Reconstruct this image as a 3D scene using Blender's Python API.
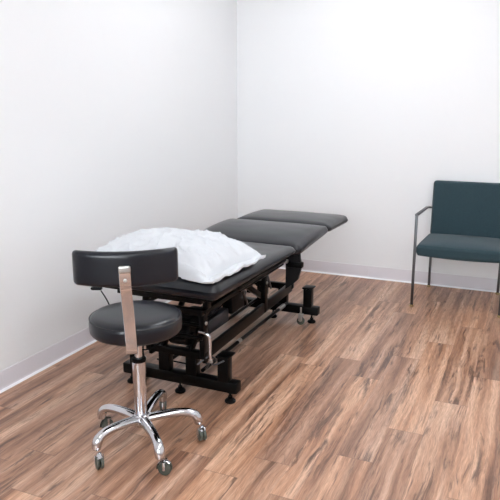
import bpy, bmesh, math, random
from mathutils import Vector, Matrix, noise
random.seed(7)
for o in list(bpy.data.objects): bpy.data.objects.remove(o)
S = bpy.context.scene; COL = S.collection
PI = math.pi

# ------------------------------------------------------------------ camera
CAM = Vector((2.483, -5.338, 1.5)); PITCH = math.radians(13.074); YAW = math.radians(23.828)
cd = bpy.data.cameras.new('camera'); co = bpy.data.objects.new('camera', cd); COL.objects.link(co)
co.location = CAM; co.rotation_euler = (PI/2 - PITCH, 0, YAW)
cd.sensor_width = 36; cd.lens = 36*633/500; cd.clip_start = .05; S.camera = co

# ------------------------------------------------------------------ world, exposure
w = bpy.data.worlds.new('world'); S.world = w; w.use_nodes = True
w.node_tree.nodes['Background'].inputs[0].default_value = (.9, .95, 1, 1)
w.node_tree.nodes['Background'].inputs[1].default_value = 6.0
S.view_settings.view_transform = 'Standard'; S.view_settings.look = 'None'
S.view_settings.exposure = 0.80; S.view_settings.gamma = 1
S.view_settings.use_curve_mapping = False
LIGHT_POWER = 6.2          # strength of the ceiling panels' diffusers
ROOM = (0, 3.7, -6.3, 0, 3.0)     # x0 x1 y0 y1 height

# ------------------------------------------------------------------ materials
def s2l(c):
    return tuple(((v/255)/12.92 if v/255 <= .04045 else ((v/255+.055)/1.055)**2.4) for v in c)
def mat(name, rgb, rough=.5, metal=0, spec=.5, coat=0, bump=None, **kw):
    m = bpy.data.materials.new(name); m.use_nodes = True
    nt = m.node_tree; b = nt.nodes['Principled BSDF']
    b.inputs['Base Color'].default_value = (*s2l(rgb), 1)
    b.inputs['Roughness'].default_value = rough; b.inputs['Metallic'].default_value = metal
    b.inputs['Specular IOR Level'].default_value = spec; b.inputs['Coat Weight'].default_value = coat
    for k, v in kw.items(): b.inputs[k.replace('_', ' ')].default_value = v
    if bump:
        sc, st, dist = bump
        tc = nt.nodes.new('ShaderNodeTexCoord'); n = nt.nodes.new('ShaderNodeTexNoise')
        n.inputs['Scale'].default_value = sc; n.inputs['Detail'].default_value = 4
        bp = nt.nodes.new('ShaderNodeBump'); bp.inputs['Strength'].default_value = st; bp.inputs['Distance'].default_value = dist
        nt.links.new(tc.outputs['Object'], n.inputs['Vector']); nt.links.new(n.outputs['Fac'], bp.inputs['Height'])
        nt.links.new(bp.outputs['Normal'], b.inputs['Normal'])
    return m
M = {}
M['wall'] = mat('wall_paint', (238, 239, 240), .55, bump=(60, .15, .002))
M['ceiling'] = mat('ceiling_paint', (248, 248, 248), .8)
M['base'] = mat('vinyl_cove_base', (216, 211, 215), .45)
M['white_strip'] = mat('plain_white', (246, 246, 248), .4)  # plain white for frames and for the painted toe highlight
M['vinyl'] = mat('black_vinyl', (13, 17, 25), .28, spec=.55, bump=(260, .25, .0006))
M['vinyl2'] = mat('stool_vinyl', (8, 13, 22), .28, spec=.48, bump=(260, .2, .0006))
M['steel'] = mat('black_powder_coat', (5, 5, 5), .30, spec=.13)
M['rubber'] = mat('black_rubber', (5, 5, 6), .5, spec=.12)
M['chrome'] = mat('chrome', (205, 205, 208), .10, 1)
M['brushed'] = mat('brushed_steel', (92, 93, 96), .36, 1)
M['brass'] = mat('brass_glide', (176, 158, 120), .3, 1)
M['zinc'] = mat('zinc', (190, 188, 184), .3, 1)
M['wheel'] = mat('grey_wheel', (72, 76, 68), .4)
M['plastic'] = mat('dark_plastic', (20, 20, 22), .42, spec=.3)
M['bluegrey'] = mat('slate_plastic', (36, 40, 47), .4)
M['linen'] = mat('pillowcase', (208, 211, 215), .85, bump=(90, .12, .002))
M['thread'] = mat('seam', (24, 25, 28), .5)

def glass():
    m = bpy.data.materials.new('fill_window_glass'); m.use_nodes = True; nt = m.node_tree; nt.nodes.clear()
    o = nt.nodes.new('ShaderNodeOutputMaterial'); mx = nt.nodes.new('ShaderNodeMixShader'); t = nt.nodes.new('ShaderNodeBsdfTransparent')
    g = nt.nodes.new('ShaderNodeBsdfGlossy'); g.inputs['Roughness'].default_value = .02; f = nt.nodes.new('ShaderNodeFresnel'); f.inputs[0].default_value = 1.45
    nt.links.new(f.outputs[0], mx.inputs[0]); nt.links.new(t.outputs[0], mx.inputs[1]); nt.links.new(g.outputs[0], mx.inputs[2]); nt.links.new(mx.outputs[0], o.inputs[0])
    return m
M['glass'] = glass()

def fabric():
    m = mat('teal_fabric', (42, 65, 73), .9, spec=.25)
    nt = m.node_tree; b = nt.nodes['Principled BSDF']
    b.inputs['Sheen Weight'].default_value = .12
    tc = nt.nodes.new('ShaderNodeTexCoord'); n = nt.nodes.new('ShaderNodeTexNoise'); n.inputs['Scale'].default_value = 380
    cr = nt.nodes.new('ShaderNodeValToRGB'); cr.color_ramp.elements[0].position = .3; cr.color_ramp.elements[1].position = .7
    cr.color_ramp.elements[0].color = (*s2l((34, 50, 57)), 1); cr.color_ramp.elements[1].color = (*s2l((58, 80, 87)), 1)
    nt.links.new(tc.outputs['Object'], n.inputs['Vector']); nt.links.new(n.outputs['Fac'], cr.inputs['Fac'])
    nt.links.new(cr.outputs['Color'], b.inputs['Base Color'])
    bp = nt.nodes.new('ShaderNodeBump'); bp.inputs['Strength'].default_value = .4; bp.inputs['Distance'].default_value = .001
    nt.links.new(n.outputs['Fac'], bp.inputs['Height']); nt.links.new(bp.outputs['Normal'], b.inputs['Normal'])
    return m
M['fabric'] = fabric()

def wood_floor():
    m = bpy.data.materials.new('wood_plank_vinyl'); m.use_nodes = True
    nt = m.node_tree; N = nt.nodes; Lk = nt.links; b = N['Principled BSDF']
    def math_(op, a, c=None, d=None):
        n = N.new('ShaderNodeMath'); n.operation = op
        for i, v in enumerate((a, c, d)):
            if v is None: continue
            if isinstance(v, (int, float)): n.inputs[i].default_value = v
            else: Lk.new(v, n.inputs[i])
        return n.outputs[0]
    def comb(x, y, z=0):
        n = N.new('ShaderNodeCombineXYZ')
        for i, v in enumerate((x, y, z)):
            if isinstance(v, (int, float)): n.inputs[i].default_value = v
            else: Lk.new(v, n.inputs[i])
        return n.outputs[0]
    def noise_(vec, scale, detail=4, rough=.55, dist=0):
        n = N.new('ShaderNodeTexNoise'); n.inputs['Scale'].default_value = scale; n.inputs['Detail'].default_value = detail
        n.inputs['Roughness'].default_value = rough; n.inputs['Distortion'].default_value = dist
        Lk.new(vec, n.inputs['Vector']); return n.outputs['Fac']
    def ramp(f, stops):
        n = N.new('ShaderNodeValToRGB'); e = n.color_ramp.elements
        while len(e) < len(stops): e.new(.5)
        for el, (p, c) in zip(e, stops): el.position = p; el.color = (*s2l(c), 1) if len(c) == 3 else c
        Lk.new(f, n.inputs['Fac']); return n.outputs['Color']
    def mix(mode, f, a, c):
        n = N.new('ShaderNodeMix'); n.data_type = 'RGBA'; n.blend_type = mode
        if isinstance(f, (int, float)): n.inputs[0].default_value = f
        else: Lk.new(f, n.inputs[0])
        Lk.new(a, n.inputs[6])
        if isinstance(c, tuple): n.inputs[7].default_value = c
        else: Lk.new(c, n.inputs[7])
        return n.outputs[2]
    tc = N.new('ShaderNodeTexCoord'); sp = N.new('ShaderNodeSeparateXYZ'); Lk.new(tc.outputs['Object'], sp.inputs[0])
    X, Y = sp.outputs[0], sp.outputs[1]
    W_, L_ = .16, 1.22
    cx = math_('DIVIDE', math_('SUBTRACT', X, .06), W_); col = math_('FLOOR', cx); fx = math_('FRACT', cx)
    wn = N.new('ShaderNodeTexWhiteNoise'); wn.noise_dimensions = '1D'; Lk.new(col, wn.inputs['W'])
    cy = math_('DIVIDE', math_('ADD', Y, math_('MULTIPLY', wn.outputs['Value'], L_)), L_)
    row = math_('FLOOR', cy); fy = math_('FRACT', cy)
    wn2 = N.new('ShaderNodeTexWhiteNoise'); wn2.noise_dimensions = '2D'; Lk.new(comb(col, row), wn2.inputs['Vector'])
    pid = wn2.outputs['Value']
    px = math_('ADD', X, math_('MULTIPLY', pid, 37.0)); py = math_('ADD', Y, math_('MULTIPLY', pid, 91.0))
    warp = math_('MULTIPLY', math_('SUBTRACT', noise_(comb(math_('MULTIPLY', px, 3.0), math_('MULTIPLY', py, 1.4)), 1.6, 3), .5), .045)
    pxw = math_('ADD', px, warp)
    broad = noise_(comb(math_('MULTIPLY', pxw, 10.5), math_('MULTIPLY', py, .42)), 1.0, 4, .6, .15)
    streak = noise_(comb(math_('MULTIPLY', pxw, 30.0), math_('MULTIPLY', py, 1.0)), 1.0, 6, .65, .15)
    dark = noise_(comb(math_('MULTIPLY', pxw, 22.0), math_('MULTIPLY', py, 2.3), 5.3), 1.0, 6, .66, .5)
    fine = noise_(comb(math_('MULTIPLY', pxw, 230.0), math_('MULTIPLY', py, 14.0)), 1.0, 3, .6)
    c = ramp(broad, [(.33, (104, 73, 56)), (.42, (162, 121, 97)), (.52, (208, 166, 138)), (.63, (243, 212, 190))])
    sepia = ramp(streak, [(.36, (116, 82, 64)), (.47, (192, 149, 122)), (.60, (240, 208, 184))])
    c = mix('MIX', .32, c, sepia)
    dk = ramp(dark, [(.0, (0, 0, 0)), (.565, (0, 0, 0)), (.66, (255, 255, 255))])
    dkf = math_('MULTIPLY', dk, .80)
    c = mix('MIX', dkf, c, (*s2l((82, 58, 49)), 1))
    thin = noise_(comb(math_('MULTIPLY', pxw, 62.0), math_('MULTIPLY', py, 3.2), 9.1), 1.0, 5, .7, .35)
    msk = noise_(comb(math_('MULTIPLY', pxw, 7.0), math_('MULTIPLY', py, 1.6), 2.7), 1.0, 3, .5)
    tk = math_('MULTIPLY', ramp(thin, [(.50, (0, 0, 0)), (.62, (255, 255, 255))]), ramp(msk, [(.46, (0, 0, 0)), (.60, (255, 255, 255))]))
    c = mix('MIX', math_('MULTIPLY', tk, .75), c, (*s2l((84, 56, 43)), 1))
    # cathedral figure round the knots
    ring = math_('FRACT', math_('MULTIPLY', noise_(comb(math_('MULTIPLY', pxw, 8.0), math_('MULTIPLY', py, 1.5), 4.4), 1.0, 2, .4), 16.0))
    rk = math_('MULTIPLY', ramp(ring, [(.0, (255, 255, 255)), (.22, (0, 0, 0)), (.95, (0, 0, 0))]), ramp(noise_(comb(math_('MULTIPLY', px, 4.0), math_('MULTIPLY', py, 1.2), 8.8), 1.0, 2, .5), [(.50, (0, 0, 0)), (.62, (255, 255, 255))]))
    c = mix('MIX', math_('MULTIPLY', rk, .38), c, (*s2l((104, 72, 56)), 1))
    fr = ramp(fine, [(.3, (190, 184, 180)), (.7, (255, 255, 255))])
    c = mix('MULTIPLY', .8, c, fr)
    pt = ramp(pid, [(0, (228, 217, 212)), (.35, (242, 232, 224)), (.7, (254, 244, 235)), (1, (255, 240, 226))])
    c = mix('MULTIPLY', 1, c, pt)
    ex = math_('LESS_THAN', math_('MINIMUM', fx, math_('SUBTRACT', 1, fx)), .007)
    ey = math_('LESS_THAN', math_('MINIMUM', fy, math_('SUBTRACT', 1, fy)), .0014)
    e = math_('MAXIMUM', math_('MULTIPLY', ex, .22), math_('MULTIPLY', ey, .5))
    c = mix('MIX', e, c, (*s2l((84, 60, 50)), 1))
    Lk.new(c, b.inputs['Base Color'])
    rg = math_('ADD', .26, math_('MULTIPLY', streak, .18)); Lk.new(rg, b.inputs['Roughness'])
    b.inputs['Specular IOR Level'].default_value = .75
    bp = N.new('ShaderNodeBump'); bp.inputs['Strength'].default_value = .25; bp.inputs['Distance'].default_value = .001
    h = math_('SUBTRACT', math_('MULTIPLY', fine, .4), e); Lk.new(h, bp.inputs['Height']); Lk.new(bp.outputs['Normal'], b.inputs['Normal'])
    return m
M['floor'] = wood_floor()

# ------------------------------------------------------------------ mesh helpers
class MB:
    def __init__(s): s.bm = bmesh.new()
    def box(s, x0, x1, y0, y1, z0, z1, bev=.003, rot=None, piv=None):
        r = bmesh.ops.create_cube(s.bm, size=1); vs = r['verts']
        for v in vs: v.co = Vector(((x0+x1)/2+v.co.x*(x1-x0), (y0+y1)/2+v.co.y*(y1-y0), (z0+z1)/2+v.co.z*(z1-z0)))
        if bev:
            es = list({e for v in vs for e in v.link_edges})
            r = bmesh.ops.bevel(s.bm, geom=es, offset=bev, segments=2, affect='EDGES', profile=.5)
            vs = list({v for f in r['faces'] for v in f.verts} | {v for v in vs if v.is_valid})
        if rot:
            p = Vector(piv) if piv else Vector(((x0+x1)/2, (y0+y1)/2, (z0+z1)/2))
            for v in vs: v.co = p + rot @ (v.co-p)
        return s
    def beam(s, a, b, wd, ht, bev=.002, up=(0, 0, 1)):
        a, b = Vector(a), Vector(b); d = b-a; L = d.length; d.normalize()
        x = d.cross(Vector(up)).normalized(); z = x.cross(d)
        r = bmesh.ops.create_cube(s.bm, size=1); vs = r['verts']
        es = list({e for v in vs for e in v.link_edges})
        for v in vs: v.co = Vector((v.co.x*wd, v.co.y*L, v.co.z*ht))
        if bev:
            r = bmesh.ops.bevel(s.bm, geom=es, offset=bev, segments=2, affect='EDGES', profile=.5)
            vs = list({v for f in r['faces'] for v in f.verts} | {v for v in vs if v.is_valid})
        mid = (a+b)/2
        for v in vs: q = v.co.copy(); v.co = mid + x*q.x + d*q.y + z*q.z
        return s
    def cyl(s, a, b, r0, r1=None, n=20):
        return s.tube([a, b], [r0, r0 if r1 is None else r1], n)
    def tube(s, pts, r, n=12, sx=None):
        pts = [Vector(p) for p in pts]; k = len(pts)
        rs = r if isinstance(r, (list, tuple)) else [r]*k
        rings = []; nrm = None
        for i, p in enumerate(pts):
            t = (pts[min(i+1, k-1)]-pts[max(i-1, 0)]).normalized()
            if nrm is None:
                nrm = t.cross(Vector((0, 0, 1)));
                if nrm.length < .1: nrm = t.cross(Vector((1, 0, 0)))
            nrm = (nrm - t*nrm.dot(t)).normalized(); bi = t.cross(nrm)
            a_ = sx[i] if sx else 1
            rings.append([s.bm.verts.new(p + (nrm*math.cos(2*PI*j/n)*a_ + bi*math.sin(2*PI*j/n))*rs[i]) for j in range(n)])
        for i in range(k-1):
            for j in range(n): s.bm.faces.new((rings[i][j], rings[i][(j+1) % n], rings[i+1][(j+1) % n], rings[i+1][j]))
        s.bm.faces.new(rings[0][::-1]); s.bm.faces.new(rings[-1])
        return s
    def lathe(s, prof, c=(0, 0, 0), n=40, axis='z'):
        c = Vector(c); rings = []
        for (r, h) in prof:
            ring = []
            for j in range(n if r > 1e-6 else 1):
                a = 2*PI*j/n; p = Vector((r*math.cos(a), r*math.sin(a), h))
                if axis == 'x': p = Vector((p.z, p.x, p.y))
                elif axis == 'y': p = Vector((p.y, p.z, p.x))
                ring.append(s.bm.verts.new(c+p))
            rings.append(ring)
        for A, B in zip(rings, rings[1:]):
            for j in range(n):
                k = (j+1) % n
                if len(A) == 1 and len(B) > 1: s.bm.faces.new((A[0], B[j], B[k]))
                elif len(B) == 1 and len(A) > 1: s.bm.faces.new((A[j], A[k], B[0]))
                elif len(A) > 1: s.bm.faces.new((A[j], A[k], B[k], B[j]))
        return s
    def rbox(s, lx, ly, lz, r, nx, ny, nz, fn=None, rv=None):
        """rounded box centred on the origin; r edge radius, rv plan-corner radius; fn deforms"""
        rv = rv or r
        n = {0: nx, 1: ny, 2: nz}; h = (lx/2, ly/2, lz/2); cache = {}
        def vert(ix):
            if ix in cache: return cache[ix]
            def t(i, k):
                u = 2*i/n[k]-1
                return math.copysign(1-(1-abs(u))**1.6, u) if False else math.sin(u*PI/2)*.45+u*.55
            p = Vector([h[k]*t(ix[k], k) for k in range(3)])
            # plan rounding
            ins = (h[0]-rv, h[1]-rv)
            q = Vector((max(-ins[0], min(ins[0], p.x)), max(-ins[1], min(ins[1], p.y)), 0))
            d = Vector((p.x-q.x, p.y-q.y))
            on_side = ix[0] in (0, nx) or ix[1] in (0, ny)
            m = max(abs(d.x), abs(d.y))
            if d.length > 1e-9: d2 = d.normalized()*m
            else: d2 = d
            p.x, p.y = q.x+d2.x, q.y+d2.y
            # edge rounding between sides and top / bottom
            # distance to the outline
            dx = h[0]-abs(p.x); dy = h[1]-abs(p.y)
            if abs(d.x) > 1e-9 and abs(d.y) > 1e-9: din = rv - m
            else: din = min(dx, dy)
            if ix[2] in (0, nz):
                if din < r:
                    p.z = math.copysign(h[2]-r+math.sqrt(max(0, r*r-(r-din)**2)), p.z)
            else:
                lim = h[2]-r
                p.z = max(-lim, min(lim, p.z))
            v = s.bm.verts.new(fn(p, h) if fn else p); cache[ix] = v; return v
        def quad(*k):
            vs = [vert(i) for i in k]
            try: s.bm.faces.new(vs)
            except ValueError: pass
        for i in range(nx):
            for j in range(ny):
                quad((i, j, nz), (i+1, j, nz), (i+1, j+1, nz), (i, j+1, nz))
                quad((i, j, 0), (i, j+1, 0), (i+1, j+1, 0), (i+1, j, 0))
        for k in range(nz):
            for i in range(nx):
                quad((i, 0, k), (i+1, 0, k), (i+1, 0, k+1), (i, 0, k+1))
                quad((i, ny, k), (i, ny, k+1), (i+1, ny, k+1), (i+1, ny, k))
            for j in range(ny):
                quad((0, j, k), (0, j, k+1), (0, j+1, k+1), (0, j+1, k))
                quad((nx, j, k), (nx, j+1, k), (nx, j+1, k+1), (nx, j, k+1))
        bmesh.ops.remove_doubles(s.bm, verts=s.bm.verts[:], dist=1e-5)
        return s
    def move(s, Mx):
        bmesh.ops.transform(s.bm, matrix=Mx, verts=s.bm.verts[:]); return s
    def build(s, name, m, parent=None, smooth=True, label=None):
        me = bpy.data.meshes.new(name)
        bmesh.ops.recalc_face_normals(s.bm, faces=s.bm.faces[:])
        s.bm.to_mesh(me); s.bm.free(); me.materials.append(M[m] if isinstance(m, str) else m)
        if smooth:
            for p in me.polygons: p.use_smooth = True
            try: me.set_sharp_from_angle(angle=math.radians(38))
            except Exception: pass
        o = bpy.data.objects.new(name, me); COL.objects.link(o)
        if parent is not None:
            o.parent = parent
            o.matrix_parent_inverse = wmat(parent).inverted()
        if label: o['label'] = label
        return o
def wmat(o):
    L = Matrix.LocRotScale(o.location, o.rotation_euler, o.scale)
    return wmat(o.parent) @ o.matrix_parent_inverse @ L if o.parent else L
def thing(name, label, cat, loc, group=None):
    o = bpy.data.objects.new(name, None); COL.objects.link(o); o.location = loc; o.empty_display_size = .1
    o['label'] = label; o['category'] = cat
    if group: o['group'] = group
    return o
def copy_tree(o, parent=None):
    c = o.copy(); COL.objects.link(c)
    if parent is not None: c.parent = parent
    for ch in list(o.children): copy_tree(ch, c)
    return c
def struct(o): o['kind'] = 'structure'; return o
def smoothpath(pts, n=6):
    P = [Vector(p) for p in pts]; out = []
    for i in range(len(P)-1):
        p0, p1, p2, p3 = P[max(i-1, 0)], P[i], P[i+1], P[min(i+2, len(P)-1)]
        for k in range(n):
            t = k/n
            out.append(.5*((2*p1)+(p2-p0)*t+(2*p0-5*p1+4*p2-p3)*t*t+(3*p1-p0-3*p2+p3)*t**3))
    out.append(P[-1]); return out

# ------------------------------------------------------------------ room shell
x0, x1, y0, y1, HH = ROOM; T = .12
struct(MB().box(x0-T, x1+T, y0-T, y1+T, -.1, 0, 0).build('floor', 'floor', smooth=False))
struct(MB().box(x0-T, x1+T, y0-T, y1+T, HH, HH+.1, 0).build('ceiling', 'ceiling', smooth=False))
struct(MB().box(x0-T, x0, y0-T, y1+T, 0, HH, 0).build('wall_left', 'wall', smooth=False))
struct(MB().box(x1, x1+T, y0-T, y1+T, 0, HH, 0).build('wall_right', 'wall', smooth=False))
struct(MB().box(x0, x1, y1, y1+T, 0, HH, 0).build('wall_back', 'wall', smooth=False))
WX0, WX1, WZ0, WZ1 = .7, 3.0, .75, 2.35       # unseen window, added behind the camera to let in fill light
fw_ = MB()
for a in ((x0, WX0, 0, HH), (WX1, x1, 0, HH), (WX0, WX1, 0, WZ0), (WX0, WX1, WZ1, HH)):
    fw_.box(a[0], a[1], y0-T, y0, a[2], a[3], 0)
bmesh.ops.remove_doubles(fw_.bm, verts=fw_.bm.verts[:], dist=1e-5)
struct(fw_.build('wall_front', 'wall', smooth=False))
wf = MB(); yw = y0-.07
for a in ((WX0, WX1, WZ0, WZ0+.05), (WX0, WX1, WZ1-.05, WZ1), (WX0, WX0+.05, WZ0, WZ1), (WX1-.05, WX1, WZ0, WZ1), ((WX0+WX1)/2-.025, (WX0+WX1)/2+.025, WZ0, WZ1)):
    wf.box(a[0], a[1], yw-.02, yw+.02, a[2], a[3], .002)
wn = struct(wf.build('fill_window_1', 'white_strip'))
MB().box(WX0+.05, WX1-.05, yw-.003, yw+.003, WZ0+.05, WZ1-.05, 0).build('pane', M['glass'], wn, smooth=False)
def cove(a, b, inward, name, h=.108):
    """vinyl cove base: thin vertical face, curved toe"""
    a, b, n = Vector(a), Vector(b), Vector(inward)
    prof = [(0, h), (.003, h), (.0045, h-.003), (.0045, .024), (.007, .013), (.012, .006), (.014, .004), (.014, 0), (0, 0)]
    m = MB(); r1 = [m.bm.verts.new(a+n*p+Vector((0, 0, z))) for p, z in prof]; r2 = [m.bm.verts.new(b+n*p+Vector((0, 0, z))) for p, z in prof]
    k = len(prof)
    for i in range(k): m.bm.faces.new((r1[i], r1[(i+1) % k], r2[(i+1) % k], r2[i]))
    m.bm.faces.new(r1); m.bm.faces.new(r2[::-1])
    struct(m.build(name, 'base'))
cove((x0, y0, 0), (x0, y1, 0), (1, 0, 0), 'baseboard_left')
cove((x0+.014, y1, 0), (1.262, y1, 0), (0, -1, 0), 'baseboard_back')
cove((1.2632, y1, 0), (x1-.014, y1, 0), (0, -1, 0), 'baseboard_back.001')
cove((x1, y0, 0), (x1, y1, 0), (-1, 0, 0), 'baseboard_right')
cove((x0+.014, y0, 0), (x1-.014, y0, 0), (0, 1, 0), 'baseboard_front')
# white strip painting in the light caught by the cove base's toe
def white_strip(a, b, n, name):
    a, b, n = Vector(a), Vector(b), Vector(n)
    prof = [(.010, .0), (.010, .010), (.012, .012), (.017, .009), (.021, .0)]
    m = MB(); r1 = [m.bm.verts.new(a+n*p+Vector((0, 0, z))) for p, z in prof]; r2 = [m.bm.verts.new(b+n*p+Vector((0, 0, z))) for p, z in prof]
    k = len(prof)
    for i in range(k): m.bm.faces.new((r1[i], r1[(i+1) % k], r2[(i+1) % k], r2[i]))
    m.bm.faces.new(r1); m.bm.faces.new(r2[::-1]); struct(m.build(name, 'white_strip'))
white_strip((x0, y0, 0), (x0, y1-.01, 0), (1, 0, 0), 'toe_highlight_1')
white_strip((x0+.01, y1, 0), (x1, y1, 0), (0, -1, 0), 'toe_highlight_2')

# ------------------------------------------------------------------ ceiling lights
def emis(name, c, s):
    m = bpy.data.materials.new(name); m.use_nodes = True; b = m.node_tree.nodes['Principled BSDF']
    b.inputs['Base Color'].default_value = (.8, .8, .8, 1); b.inputs['Emission Color'].default_value = (*c, 1)
    b.inputs['Emission Strength'].default_value = s; return m
M['glow'] = emis('light_diffuser', (.94, .965, 1.0), LIGHT_POWER)
LAMPS = [((1.3, -1.45), 'recessed white ceiling light panel above the treatment table'),
         ((2.8, -2.7), 'recessed white ceiling light panel above the armchair'),
         ((2.35, -4.9), 'recessed white ceiling light panel between the camera and the added fill window')]
def ceiling_light():
    t = thing('ceiling_light', LAMPS[0][1], 'ceiling light', (0, 0, 0), 'ceiling light panels')
    m = MB()
    for a in ((-.31, -.29, -.61, .61), (.29, .31, -.61, .61), (-.29, .29, -.61, -.59), (-.29, .29, .59, .61)):
        m.box(*a, -.02, 0, .002)
    m.build('frame', 'white_strip', t); MB().box(-.29, .29, -.59, .59, -.014, -.004, 0).build('diffuser', 'glow', t, smooth=False)
    return t
L0 = ceiling_light()
for i, ((lx, ly), lb) in enumerate(LAMPS):
    o = L0 if i == 0 else copy_tree(L0)
    o.location = (lx, ly, HH); o['label'] = lb

# ------------------------------------------------------------------ treatment table
TX = .86                                   # centre line of the top
BX = .885                                  # centre line of the base
tb = thing('treatment_table', 'black vinyl three-section treatment table on a black steel lifting frame', 'treatment table', (BX, -1.9, 0))
def pad(cy, ly, lx, zb0, zb1, th0, th1, crown, r, rv, cx=TX-.008, nx=44, ny=44, drop=.35, ux=2.6):
    """zb0/th0 at the near end, zb1/th1 at the far end"""
    def fn(p, h):
        t = (p.y+h[1])/(2*h[1]); u = p.x/h[0]; v = p.y/h[1]
        zb = zb0+(zb1-zb0)*t; th = th0+(th1-th0)*t
        q = (p.z+h[2])/(2*h[2])
        z = zb+q*th
        dome = max(0, 1-abs(u)**ux)*max(0, 1-abs(v)**(3.2 if ux < 5 else 2.2))
        if q > .5: z += crown*dome*(q-.5)*2
        din = min(h[0]-abs(p.x), h[1]-abs(p.y)); R_ = .075
        if q > .5 and din < R_: z -= th*drop*(1-din/R_)**2.2
        k = 1-.02*(1-abs(q*2-1))*0
        wr = noise.noise(Vector((p.x*7, p.y*9, 3.1)))*.0016
        return Vector((cx+p.x*k, cy+p.y*k, z+(wr if q > .6 else 0)))
    return MB().rbox(lx, ly, .08, r, nx, ny, 6, fn, rv)
pad(-2.295, 1.10, .765, .598, .596, .092, .050, .012, .036, .045, cx=.834, drop=.22).build('cushion', 'vinyl', tb)
pad(-1.395, .625, .785, .568, .602, .062, .052, .036, .024, .04, cx=.824, drop=.12, ux=9).build('cushion', 'vinyl', tb)
pad(-.795, .545, .76, .600, .586, .054, .056, .020, .020, .06, cx=.835, drop=.36, ux=7).build('cushion', 'vinyl', tb)
# pad boards
def board(y0_, y1_, z0a, z0b, name, th=.016):
    MB().beam((TX, y0_, z0a-th/2), (TX, y1_, z0b-th/2), .62, th).build(name, 'steel', tb)
board(-2.80, -1.78, .598, .603, 'board'); board(-1.66, -1.11, .573, .600, 'board'); board(-1.04, -.57, .602, .592, 'board')
# upper frame
m = MB()
for x in (TX-.24, TX+.215):
    m.beam((x, -2.74, .568), (x, -1.80, .568), .03, .032)
m.box(TX-.255, TX+.23, -2.77, -2.74, .552, .585); m.box(TX-.255, TX+.23, -1.83, -1.80, .552, .585)
m.box(TX-.255, TX+.23, -2.30, -2.27, .552, .583)
m.build('pad_frame', 'steel', tb)
m = MB()
for x in (.71, 1.065):
    m.beam((x, -2.70, .492), (x, -1.70, .492), .028, .022)
    for y in (-2.66, -1.78): m.box(x-.015, x+.015, y-.02, y+.02, .50, .55)
m.box(.71, 1.065, -2.715, -2.685, .47, .503); m.box(.71, 1.065, -1.75, -1.72, .47, .503)
m.build('upper_frame', 'steel', tb)
# foot / leg section supports
m = MB()
for x in (.66, 1.07):
    m.beam((x, -1.78, .555), (x, -1.10, .588), .025, .03); m.beam((x, -1.10, .586), (x, -.62, .580), .022, .022)
m.box(.66, 1.07, -1.12, -1.09, .57, .592)
m.build('section_frame', 'steel', tb)
# hanging shroud at the section hinge
def prism(m, poly, ax, a0, a1):
    """poly in the plane across axis ax"""
    def P(p, a): return Vector((p[0], a, p[1])) if ax == 'y' else Vector((a, p[0], p[1]))
    r1 = [m.bm.verts.new(P(p, a0)) for p in poly]; r2 = [m.bm.verts.new(P(p, a1)) for p in poly]; k = len(poly)
    for i in range(k): m.bm.faces.new((r1[i], r1[(i+1) % k], r2[(i+1) % k], r2[i]))
    m.bm.faces.new(r1); m.bm.faces.new(r2[::-1]); return m
for sgn in (1, -1):
    f = lambda x: x if sgn == 1 else 2*TX-x
    poly = [(f(1.115), .575), (f(1.21), .585), (f(1.212), .545), (f(1.224), .50), (f(1.200), .41), (f(1.165), .375), (f(1.117), .34), (f(1.118), .45)]
    sh = prism(MB(), poly, 'y', -1.685, -1.665).build('hinge_bracket', 'plastic', tb)
    MB().box(min(f(1.125), f(1.23)), max(f(1.125), f(1.23)), -1.70, -1.655, .488, .525, .008).build('clamp', 'rubber', sh)
# base beams + pads + portals
def base_end(y, far):
    bm_ = MB().box(.547, 1.222, y-.03, y+.03, .062, .118, .003).build('base_beam', 'steel', tb)
    for xx in (.545, 1.2225): MB().box(xx-.003, xx+.004, y-.028, y+.028, .064, .116, .002).build('end_cap', 'rubber', bm_)
    for x in ((.580, .883, 1.178) if not far else (.580, .886, 1.176)):
        m = MB(); m.lathe([(0, .0), (.026, .0), (.029, .004), (.029, .010), (.022, .018), (.012, .022), (.012, .034), (0, .034)], (x, y, 0), 24)
        m.cyl((x, y, .03), (x, y, .075), .006, n=10); m.build('leveling_foot', 'rubber', tb)
    m = MB()
    for xx in (.80, .963): m.box(xx-.031, xx+.031, y-.025, y+.025, .112, .235, .003)
    m.box(.765, .998, y-.04, y+.04, .228, .243, .003)
    m.build('upright', 'steel', tb)
    s_ = 1 if not far else -1
    for xx in (1.150, .62):
        h = MB(); h.box(xx-.030, xx+.030, y-.03, y+.022, .112, .248, .003); h.box(xx-.036, xx+.036, y-.04, y+.05, .246, .257, .003)
        hs = h.build('caster_housing', 'steel', tb)
        cx_, cy_ = (xx-.008, y+.085) if not far else (xx-.028, y-.075)
        c = MB(); c.cyl((cx_, cy_, .06), (cx_, cy_, .125), .006, n=10)
        for sg in (-1, 1): c.box(cx_-.014, cx_+.014, cy_+sg*.0125-.0015, cy_+sg*.0125+.0015, .030, .078, .001)
        c.box(cx_-.015, cx_+.015, cy_-.015, cy_+.015, .074, .080, .001)
        c.cyl((cx_, cy_-.016, .030), (cx_, cy_+.016, .030), .005, n=10)
        cs = c.build('caster', 'zinc', tb)
        MB().lathe([(0, -.0095), (.022, -.0095), (.027, -.008), (.0275, 0), (.027, .008), (.022, .0095), (0, .0095)], (cx_, cy_, .0285), 24, 'y').build('wheel', 'wheel', cs)
base_end(-2.635, False); base_end(-1.31, True)
# low side rails with coupling
for x in (1.0, .77):
    r_ = MB().cyl((x, -2.60, .128), (x, -1.345, .128), .011, n=14).build('side_rail', 'steel', tb)
MB().cyl((1.0, -2.12, .128), (1.0, -2.16, .128), .0135, n=14).build('rail_collar', 'zinc', tb)
MB().cyl((1.0, -1.50, .128), (1.0, -1.40, .128), .015, n=14).build('rail_collar', 'zinc', tb)
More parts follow.
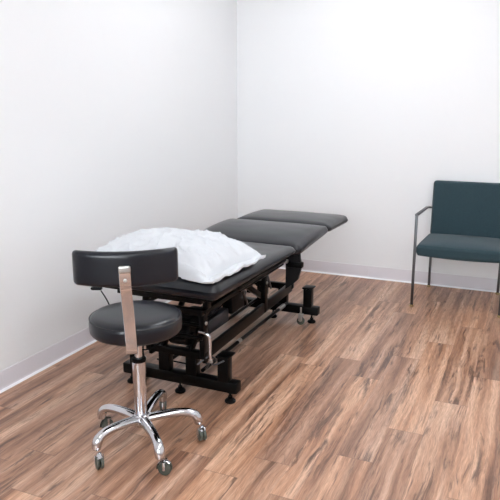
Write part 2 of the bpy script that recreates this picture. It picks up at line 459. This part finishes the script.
# lift arms
for x in (1.045, .725):
    a = MB().beam((x, -2.66, .248), (x, -1.38, .268), .022, .066, .004).build('lift_arm', 'steel', tb)
    MB().beam((x-.002, -2.64, .33), (x-.002, -2.64, .20), .02, .05, .003, up=(0, 1, 0)).build('arm_plate', 'steel', a)
MB().box(.71, 1.06, -1.40, -1.36, .252, .285).build('cross_bar', 'steel', tb)
MB().box(.71, 1.06, -2.68, -2.64, .225, .262).build('cross_bar', 'steel', tb)
# upright posts
for x in (1.045, .725):
    for y in (-2.665, -1.86):
        p = MB().box(x-.014, x+.014, y-.022, y+.022, .23, .475, .003).build('post', 'steel', tb)
        MB().lathe([(0, 0), (.010, 0), (.010, .004), (.007, .007), (0, .007)], (x+.014, y, .42), 12, 'x').build('bolt', 'zinc', p)
for x in (.945, .83):
    MB().box(x-.014, x+.014, -1.62, -1.58, .26, .50, .003).build('post', 'steel', tb)
    MB().beam((x, -1.68, .27), (x, -2.05, .48), .022, .034, .003, up=(0, 1, 0)).build('strut', 'steel', tb)
# actuator, motor and control box
m = MB(); m.rbox(.13, .24, .12, .02, 10, 10, 6, lambda p, h: p+Vector((.885, -2.50, .345))); m.build('motor', 'rubber', tb)
m = MB(); m.lathe([(0, -.06), (.05, -.06), (.058, -.05), (.058, .05), (.05, .06), (0, .06)], (.90, -2.63, .33), 28, 'x'); m.lathe([(0, .058), (.02, .058), (.02, .072), (0, .072)], (.90, -2.63, .33), 18, 'x'); m.build('gear_housing', 'rubber', tb)
act = MB().cyl((.885, -2.42, .33), (.885, -1.98, .40), .026, n=20).build('actuator', 'plastic', tb)
MB().cyl((.885, -1.98, .40), (.885, -1.72, .44), .014, n=14).build('piston_rod', 'zinc', act)
MB().box(.955, 1.02, -2.27, -2.10, .34, .46, .006).build('control_box', 'rubber', tb)
MB().box(.93, 1.00, -2.52, -2.27, .30, .375, .01).build('battery_box', 'bluegrey', tb, label='slate grey plastic box inside the frame')
# scissor links at the near end
for x in (.80, .965):
    MB().beam((x, -2.66, .25), (x, -2.42, .46), .016, .04, .003, up=(0, 1, 0)).build('link', 'steel', tb)
MB().cyl((.70, -2.66, .40), (1.06, -2.66, .40), .011, n=12).build('pivot_rod', 'steel', tb)
MB().cyl((.70, -2.69, .345), (1.055, -2.69, .345), .010, n=12).build('pivot_rod', 'steel', tb)
# chrome crank rod
MB().tube(smoothpath([(1.04, -2.705, .386), (1.075, -2.705, .382), (1.096, -2.702, .368), (1.10, -2.70, .335), (1.10, -2.70, .28), (1.103, -2.70, .236)], 5), .0082, 14).build('release_handle', 'chrome', tb, label='bent chrome rod at the near end of the frame')
MB().cyl((1.103, -2.70, .230), (1.103, -2.70, .246), .011, n=14).build('bushing', 'zinc', tb)
# right adjuster rack under the top
rk = MB().box(1.12, 1.135, -2.42, -1.72, .535, .553, .002).cyl((1.128, -2.40, .522), (1.128, -1.76, .522), .006, n=12).build('adjuster_rail', 'steel', tb)
MB().lathe([(0, -.012), (.012, -.012), (.014, 0), (.012, .012), (0, .012)], (1.128, -1.70, .527), 16, 'y').cyl((1.128, -1.76, .527), (1.128, -1.70, .527), .006, n=10).build('knob', 'zinc', rk)
for y in (-2.3, -1.95): MB().beam((1.10, y, .50), (1.105, y+.05, .40),   .008, .014, .002, up=(0, 1, 0)).build('bracket', 'brushed', tb)
# cables
def cable(pts, r=.0035, m='rubber'): MB().tube(smoothpath(pts, 6), r, 8).build('cable', m, tb)
cable([(.98, -2.27, .44), (1.03, -2.36, .49), (1.05, -2.44, .46), (1.0, -2.50, .40), (.93, -2.50, .37)])
cable([(.985, -2.12, .45), (1.04, -2.02, .50), (1.03, -1.92, .47), (.96, -1.85, .44), (.90, -1.9, .42)])
cable([(.74, -2.63, .16), (.80, -2.60, .15), (.87, -2.61, .155), (.93, -2.60, .15), (.99, -2.62, .17)], .0045)
cable([(.80, -2.68, .28), (.74, -2.73, .25), (.68, -2.72, .265), (.64, -2.66, .32), (.66, -2.60, .40)], .004)
cable([(1.02, -2.69, .20), (1.07, -2.66, .24), (1.09, -2.60, .20), (1.05, -2.55, .17), (1.0, -2.56, .15)], .0045, 'brushed')
cable([(1.03, -2.62, .15), (1.08, -2.66, .215), (1.11, -2.68, .21), (1.16, -2.665, .235)], .0045, 'brushed')

# ------------------------------------------------------------------ pillow
def pillow():
    n = 110; bm = bmesh.new(); A, B = .398, .292
    rot = Matrix.Rotation(math.radians(-3), 3, 'Z'); c = Vector((.790, -2.548, 0)); zb = .7005
    def tab(x, y):                      # local height of the cushion
        u = (x-.834)/.375; v = (y+2.295)/.55
        if abs(u) > .97 or abs(v) > .97: return zb-.018
        return zb-.010+.014*max(0, 1-abs(u)**2.6)*max(0, 1-abs(v)**3.2)
    def pt(i, j, side):
        u = -1.0+2.07*i/n; v = -1+2*j/n           # u beyond 1: the open hem of the case
        hem = max(0, (u-.93)/.17); uu = min(u, 1); ue = min(abs(u)/.97, 1) if u > 0 else min(abs(u), 1)
        body = max(0, 1-ue**(3.0 if u > 0 else 2.3))*max(0, 1-min(1, abs(v))**2.5)
        h = .140*body**.42
        x = A*u*(1-.05*(1-v*v)*(1-hem)) ; y = B*v*(1-(.13 if v < 0 else .05)*(1-u*u if abs(u) < 1 else 0))*(1-.04*hem)
        # asymmetry: lump pushed to the far left
        h *= 1+.10*(u*.25+v*.35)
        p = Vector((x, y, 0))
        # folds radiating from corners and along the hem
        wr = 0
        for cxx, cyy, s_ in ((1, -1, 1.3), (1, 1, 1.1), (-1, -1, .9), (-1, 1, .8)):
            dx, dy = u-cxx, v-cyy; d = math.hypot(dx, dy); an = math.atan2(dy, dx)
            wr += s_*.006*math.exp(-d*1.9)*math.sin(an*13+d*3+2*noise.noise(Vector((u*2, v*2, 1))))*min(1, d*3)
        q = Vector((u*1.6, v*1.4, .3))
        wr +=   .016*noise.noise(q*1.2+Vector((5, 2, 0)))
        ridge = 1-abs(noise.noise(Vector((u*2.6+v*1.1, v*2.8-u*.7, 7.7))))*2
        wr += .014*max(0, ridge)**5
        ridge2 = 1-abs(noise.noise(Vector((u*4.6-v*2.0, v*3.0+u*1.7, 2.2))))*2
        wr += .010*max(0, ridge2)**5
        if u > .45: wr += .013*(u-.45)*2*math.sin(v*16+2.2*noise.noise(Vector((v*3, u*2, 0)))*2)
        env = min(1, body*2.2+.0)
        if side > 0: z = h*.93+wr*(env*.85+.15)
        else: z = 0
        w_ = rot @ p + c
        # hem flutter
        rip = .005*hem*(math.sin(v*9+.8)+.6*math.sin(v*19))
        base = tab(w_.x, w_.y)
        zz = base+max(z, .004 if side > 0 else 0)+max(0, rip+.012*hem)
        if abs(v) > .9 or u < -.9: zz += .004
        if side > 0 and hem > 0: zz += .003+.008*hem*(.5+.5*math.sin(v*7+1))
        w_.z = zz
        return w_
    top = [[bm.verts.new(pt(i, j, 1)) for j in range(n+1)] for i in range(n+1)]
    bot = [[(top[i][j] if (j in (0, n) or i == 0) else bm.verts.new(pt(i, j, -1))) for j in range(n+1)] for i in range(n+1)]
    for i in range(n):
        for j in range(n):
            bm.faces.new((top[i][j], top[i+1][j], top[i+1][j+1], top[i][j+1]))
            bm.faces.new((bot[i][j], bot[i][j+1], bot[i+1][j+1], bot[i+1][j]))
    for j in range(n):
        a, b_, c_, d = top[n][j], bot[n][j], bot[n][j+1], top[n][j+1]
        vs = [];  [vs.append(q) for q in (a, b_, c_, d) if q not in vs]
        if len(vs) > 2: bm.faces.new(vs)
    mb = MB(); mb.bm.free(); mb.bm = bm
    o = mb.build('pillow', 'linen'); me = o.data
    o['label'] = 'white pillow in a wrinkled case lying on the near end of the treatment table'; o['category'] = 'pillow'
    return o
pillow()

# ------------------------------------------------------------------ stool
SX, SY = .968, -3.14
st = thing('rolling_stool', 'round black vinyl rolling stool with a backrest and chrome five-star base', 'stool', (SX, SY, 0))
SZ = .025
prof = [(0, .508), (.15, .503), (.182, .503), (.192, .507), (.1985, .516), (.2005, .53), (.2005, .555), (.198, .568), (.192, .578), (.182, .585), (.16, .590), (.12, .593), (.06, .5945), (0, .595)]
MB().lathe(prof, (SX, SY, SZ), 72).build('seat', 'vinyl2', st)
m = MB(); m.lathe([(.196, .5705), (.1995, .572), (.2000, .5745), (.1970, .576), (.194, .574)], (SX, SY, SZ), 72); m.build('piping', 'thread', st)
MB().lathe([(0, .488), (.15, .488), (.155, .492), (.155, .502), (0, .503)], (SX, SY, SZ), 40).box(SX-.07, SX+.07, SY-.07, SY+.07, .493, .515, .004).build('seat_plate', 'steel', st)
BXs, BYs = 1.0, -3.14      # hub
bx0 = SX+.006
MB().lathe([(0, .11), (.0265, .11), (.027, .115), (.0305, .380), (.0295, .387), (0, .387)], (bx0, SY, 0), 36).build('column', 'chrome', st)
MB().lathe([(0, .387), (.031, .387), (.032, .391), (.032, .401), (.028, .405), (0, .405)], (bx0, SY, 0), 30).build('collar', 'rubber', st)
MB().lathe([(0, .405), (.0175, .405), (.0175, .495), (0, .495)], (bx0, SY, 0), 24).build('gas_lift', 'chrome', st)
# base: hub and five arms
m = MB(); hx, hy = bx0+.005, SY-.003
m.lathe([(0, .078), (.028, .078), (.040, .086), (.046, .100), (.044, .120), (.036, .132), (.031, .136), (0, .136)], (hx, hy, 0), 36)
cast = [(.907, -3.383), (1.193, -3.335), (1.197, -3.008), (.925, -2.875), (.758, -3.146)]
trail = [(.030, -.024), (.020, .004), (.026, -.022), (-.014, .020), (.010, .022)]
for (ax, ay) in cast:
    d = Vector((ax-hx, ay-hy, 0)); L = d.length; d.normalize()
    pr_ = [(.02, .112), (.06, .120), (.11, .127), (.16, .130), (.20, .127), (.228, .116), (.243, .096), (.248, .070)]
    k = L/.248
    pts = smoothpath([Vector((hx, hy, 0))+d*(q*k)+Vector((0, 0, z)) for q, z in pr_], 3)
    nn = len(pts); rs = []; sxs = []
    for i in range(nn):
        t = i/(nn-1); rs.append(.0205*(1-t)+.0170*t+.004*math.exp(-((t-.85)/.16)**2)); sxs.append(1.25*(1-t)+1.05*t)
    m.tube(pts, rs, 14, sxs)
m.build('base', 'chrome', st)
def stool_caster(ax, ay, tr):
    d = Vector((*tr, 0)); off = d.length; d.normalize(); s_ = Vector((-d.y, d.x, 0)); R_ = .0285
    top = Vector((ax, ay, .066)); ctr = Vector((ax, ay, R_+.0006)) + d*off
    m = MB(); m.cyl(top, top+Vector((0, 0, .02)), .008, n=12)
    hood = []
    for k in range(11):
        a = math.radians(-10+k*14)
        hood.append(ctr + d*(-math.cos(a)*(R_+.005)) + Vector((0, 0, math.sin(a)*(R_+.005))))
    m.tube(hood, .0035, 10, [3.6]*11)
    for sg in (1, -1):
        m.beam(ctr+s_*.0185*sg+Vector((0, 0, .033)), ctr+s_*.0185*sg+Vector((0, 0, -.004)), .003, .011, .001, up=tuple(d))
    m.cyl(ctr-s_*.0205, ctr+s_*.0205, .004, n=10)
    c = m.build('caster', 'chrome', st)
    for sg in (1, -1):
        q = ctr+s_*sg*.0088
        w_ = MB().lathe([(0, -.0070), (.020, -.0070), (.0270, -.0055), (R_, 0), (.0270, .0055), (.020, .0070), (0, .0070)], (0, 0, 0), 28, 'x')
        w_.move(Matrix.Translation(q) @ s_.to_track_quat('X', 'Z').to_matrix().to_4x4()); w_.build('wheel', 'wheel', c)
for (ax, ay), tr in zip(cast, trail): stool_caster(ax, ay, tr)
# backrest and its bar
tow = Vector((.558, -.83, 0)).normalized(); lef = Vector((tow.y, -tow.x, 0))       # towards the sitter's back, and picture-left
C0 = Vector((SX, SY, 0))
def bp_(o, l, z): return C0 + tow*o + lef*l + Vector((0, 0, z))
def flat_bar(name, path, wd, th, m_, parent):
    m = MB(); P = smoothpath(path, 5); rings = []
    for i, p in enumerate(P):
        t = (P[min(i+1, len(P)-1)]-P[max(i-1, 0)]).normalized()
        side = (lef - t*lef.dot(t)).normalized(); nn = t.cross(side)
        rings.append([m.bm.verts.new(p+side*a*wd/2+nn*b*th/2) for a, b in ((-1, -.6), (-.94, -1), (.94, -1), (1, -.6), (1, .6), (.94, 1), (-.94, 1), (-1, .6))])
    for A_, B_ in zip(rings, rings[1:]):
        for j in range(8): m.bm.faces.new((A_[j], A_[(j+1) % 8], B_[(j+1) % 8], B_[j]))
    m.bm.faces.new(rings[0][::-1]); m.bm.faces.new(rings[-1]); return m.build(name, m_, parent)
bar = flat_bar('backrest_bar', [bp_(.05, .018, .503), bp_(.15, .018, .503), bp_(.196, .018, .504), bp_(.214, .019, .514), bp_(.220, .020, .55), bp_(.234, .024, .66), bp_(.262, .030, .79), bp_(.274, .031, .82), bp_(.282, .032, .890)], .044, .008, 'chrome', st)
for z, o_, l_, r_ in ((.835, .2815, .031, .0075),):
    q = bp_(o_, l_, z); b_ = MB().lathe([(0, 0), (r_, 0), (r_*.9, .003), (r_*.4, .005), (0, .005)], (0, 0, 0), 16, 'x')
    b_.move(Matrix.Translation(q) @ tow.to_track_quat('X', 'Z').to_matrix().to_4x4()); b_.build('bolt', 'zinc', bar)
q = bp_(.285, .032, .880); cl = MB().rbox(.014, .046, .030, .004, 6, 6, 6)
cl.move(Matrix.Translation(q) @ tow.to_track_quat('X', 'Z').to_matrix().to_4x4()); cl.build('clip', 'zinc', bar)
# curved pad
bc = bp_(.247, .027, .868)
def bfn(p, h):
    # x: across, y: thickness (towards the camera = -), z: height
    u = p.x/h[0]
    off = .055*u*u; th = p.y
    zz = p.z*(1-.05*u*u) - .004*(1-u*u)*(1 if p.z > 0 else 0)
    tilt = -.10*p.z
    return bc + (-lef)*(p.x) + tow*(-th-off+.0+tilt*-1*0) + Vector((0, 0, zz+.0055-.0015*u))
m = MB().rbox(.435, .045, .150, .018, 40, 8, 14, None)
m.bm.free(); m = MB()
def rot_rbox():
    # round in the (x,z) plan with thickness y: build with z as thickness then swap
    mm = MB().rbox(.410, .146, .044, .018, 44, 16, 4, lambda p, h: bfn(Vector((p.x, p.z, p.y)), (.2025,)), .018)
    return mm
rot_rbox().build('backrest', 'vinyl2', st)
# seat-height lever with paddle
lv = MB().tube(smoothpath([bp_(0, 0, .505)+Vector((0, 0, 0)), Vector((.84, -3.06, .505)), Vector((.772, -3.02, .508)), Vector((.752, -3.01, .53)), Vector((.728, -3.015, .595)), Vector((.697, -3.02, .645))], 5), .0032, 8).build('lever', 'plastic', st)
MB().rbox(.055, .024, .016, .007, 8, 6, 4, lambda p, h: Vector((.680, -3.03, .657))+Matrix.Rotation(.4, 3, 'Z') @ p, .010).build('paddle', 'rubber', lv)

# ------------------------------------------------------------------ armchair
AX0, AX1 = 1.76, 2.385; acx = (AX0+AX1)/2
ac = thing('armchair', 'dark teal upholstered armchair with slim steel frame against the back wall', 'chair', (acx, -.38, 0))
def seatfn(p, h):
    u = p.x/h[0]; v = p.y/h[1]; q = (p.z+h[2])/(2*h[2]); p.x *= 1-.035*(v+1)/2
    z = .392+q*.084
    z += (-v)*.006
    if q > .5: z += .020*max(0, 1-abs(u)**3)*max(0, 1-abs(v)**4)+.0*v
    else: z -= .008*(1-u*u)
    yy = p.y*1.0-.012*(1-u*u)*(1 if v < 0 else 0)*abs(v)
    return Vector((acx+p.x, -.40+yy, z))
MB().rbox(.624, .545, .08, .022, 30, 30, 6, seatfn, .026).build('seat', 'fabric', ac)
def backfn(p, h):
    # p.y = height in plan, p.z thickness
    zz = .455+(p.y+h[1]); t = (zz-.45)/.43; u = p.x/h[0]
    return Vector((acx+p.x, -.118+.028*t-p.z*1.0+.010*(1-u*u)*(1 if p.z > 0 else .3), zz))
MB().rbox(.578, .44, .05, .018, 26, 26, 4, backfn, .022).build('backrest', 'fabric', ac)
for s_ in (-1, 1):
    xa = AX0-.006 if s_ < 0 else AX1-.010; xi = xa-s_*.030
    fr = MB().beam((xa-s_*.0, -.662, .012), (xa, -.668, .700), .019, .019, .002, up=(0, 1, 0)).build('leg', 'brushed', ac)
    MB().lathe([(0, 0), (.013, 0), (.016, .003), (.016, .013), (.011, .017), (0, .017)], (xa, -.662, 0), 18).build('glide', 'brass', fr)
    xr = 1.794 if s_ < 0 else 2.333
    rl = MB().beam((xr, -.072, .012), (xr, -.072, .60), .019, .019, .002, up=(0, 1, 0)).build('leg', 'brushed', ac)
    MB().lathe([(0, 0), (.013, 0), (.016, .003), (.016, .013), (.011, .017), (0, .017)], (xr, -.072, 0), 18).build('glide', 'brass', rl)
    m = MB(); m.beam((xa, -.676, .703), (xa, -.16, .686), .024, .013, .002); m.beam((xa-s_*-.006, -.165, .686), (xr+s_*.012, -.135, .682), .020, .013, .002)
    m.build('armrest', 'brushed', ac)
    MB().beam((xa, -.655, .425), (xr, -.08, .425), .014, .016, .002).build('side_rail', 'brushed', ac)
MB().beam((1.80, -.08, .43), (2.345, -.08, .43), .016, .016, .002).build('cross_rail', 'brushed', ac)
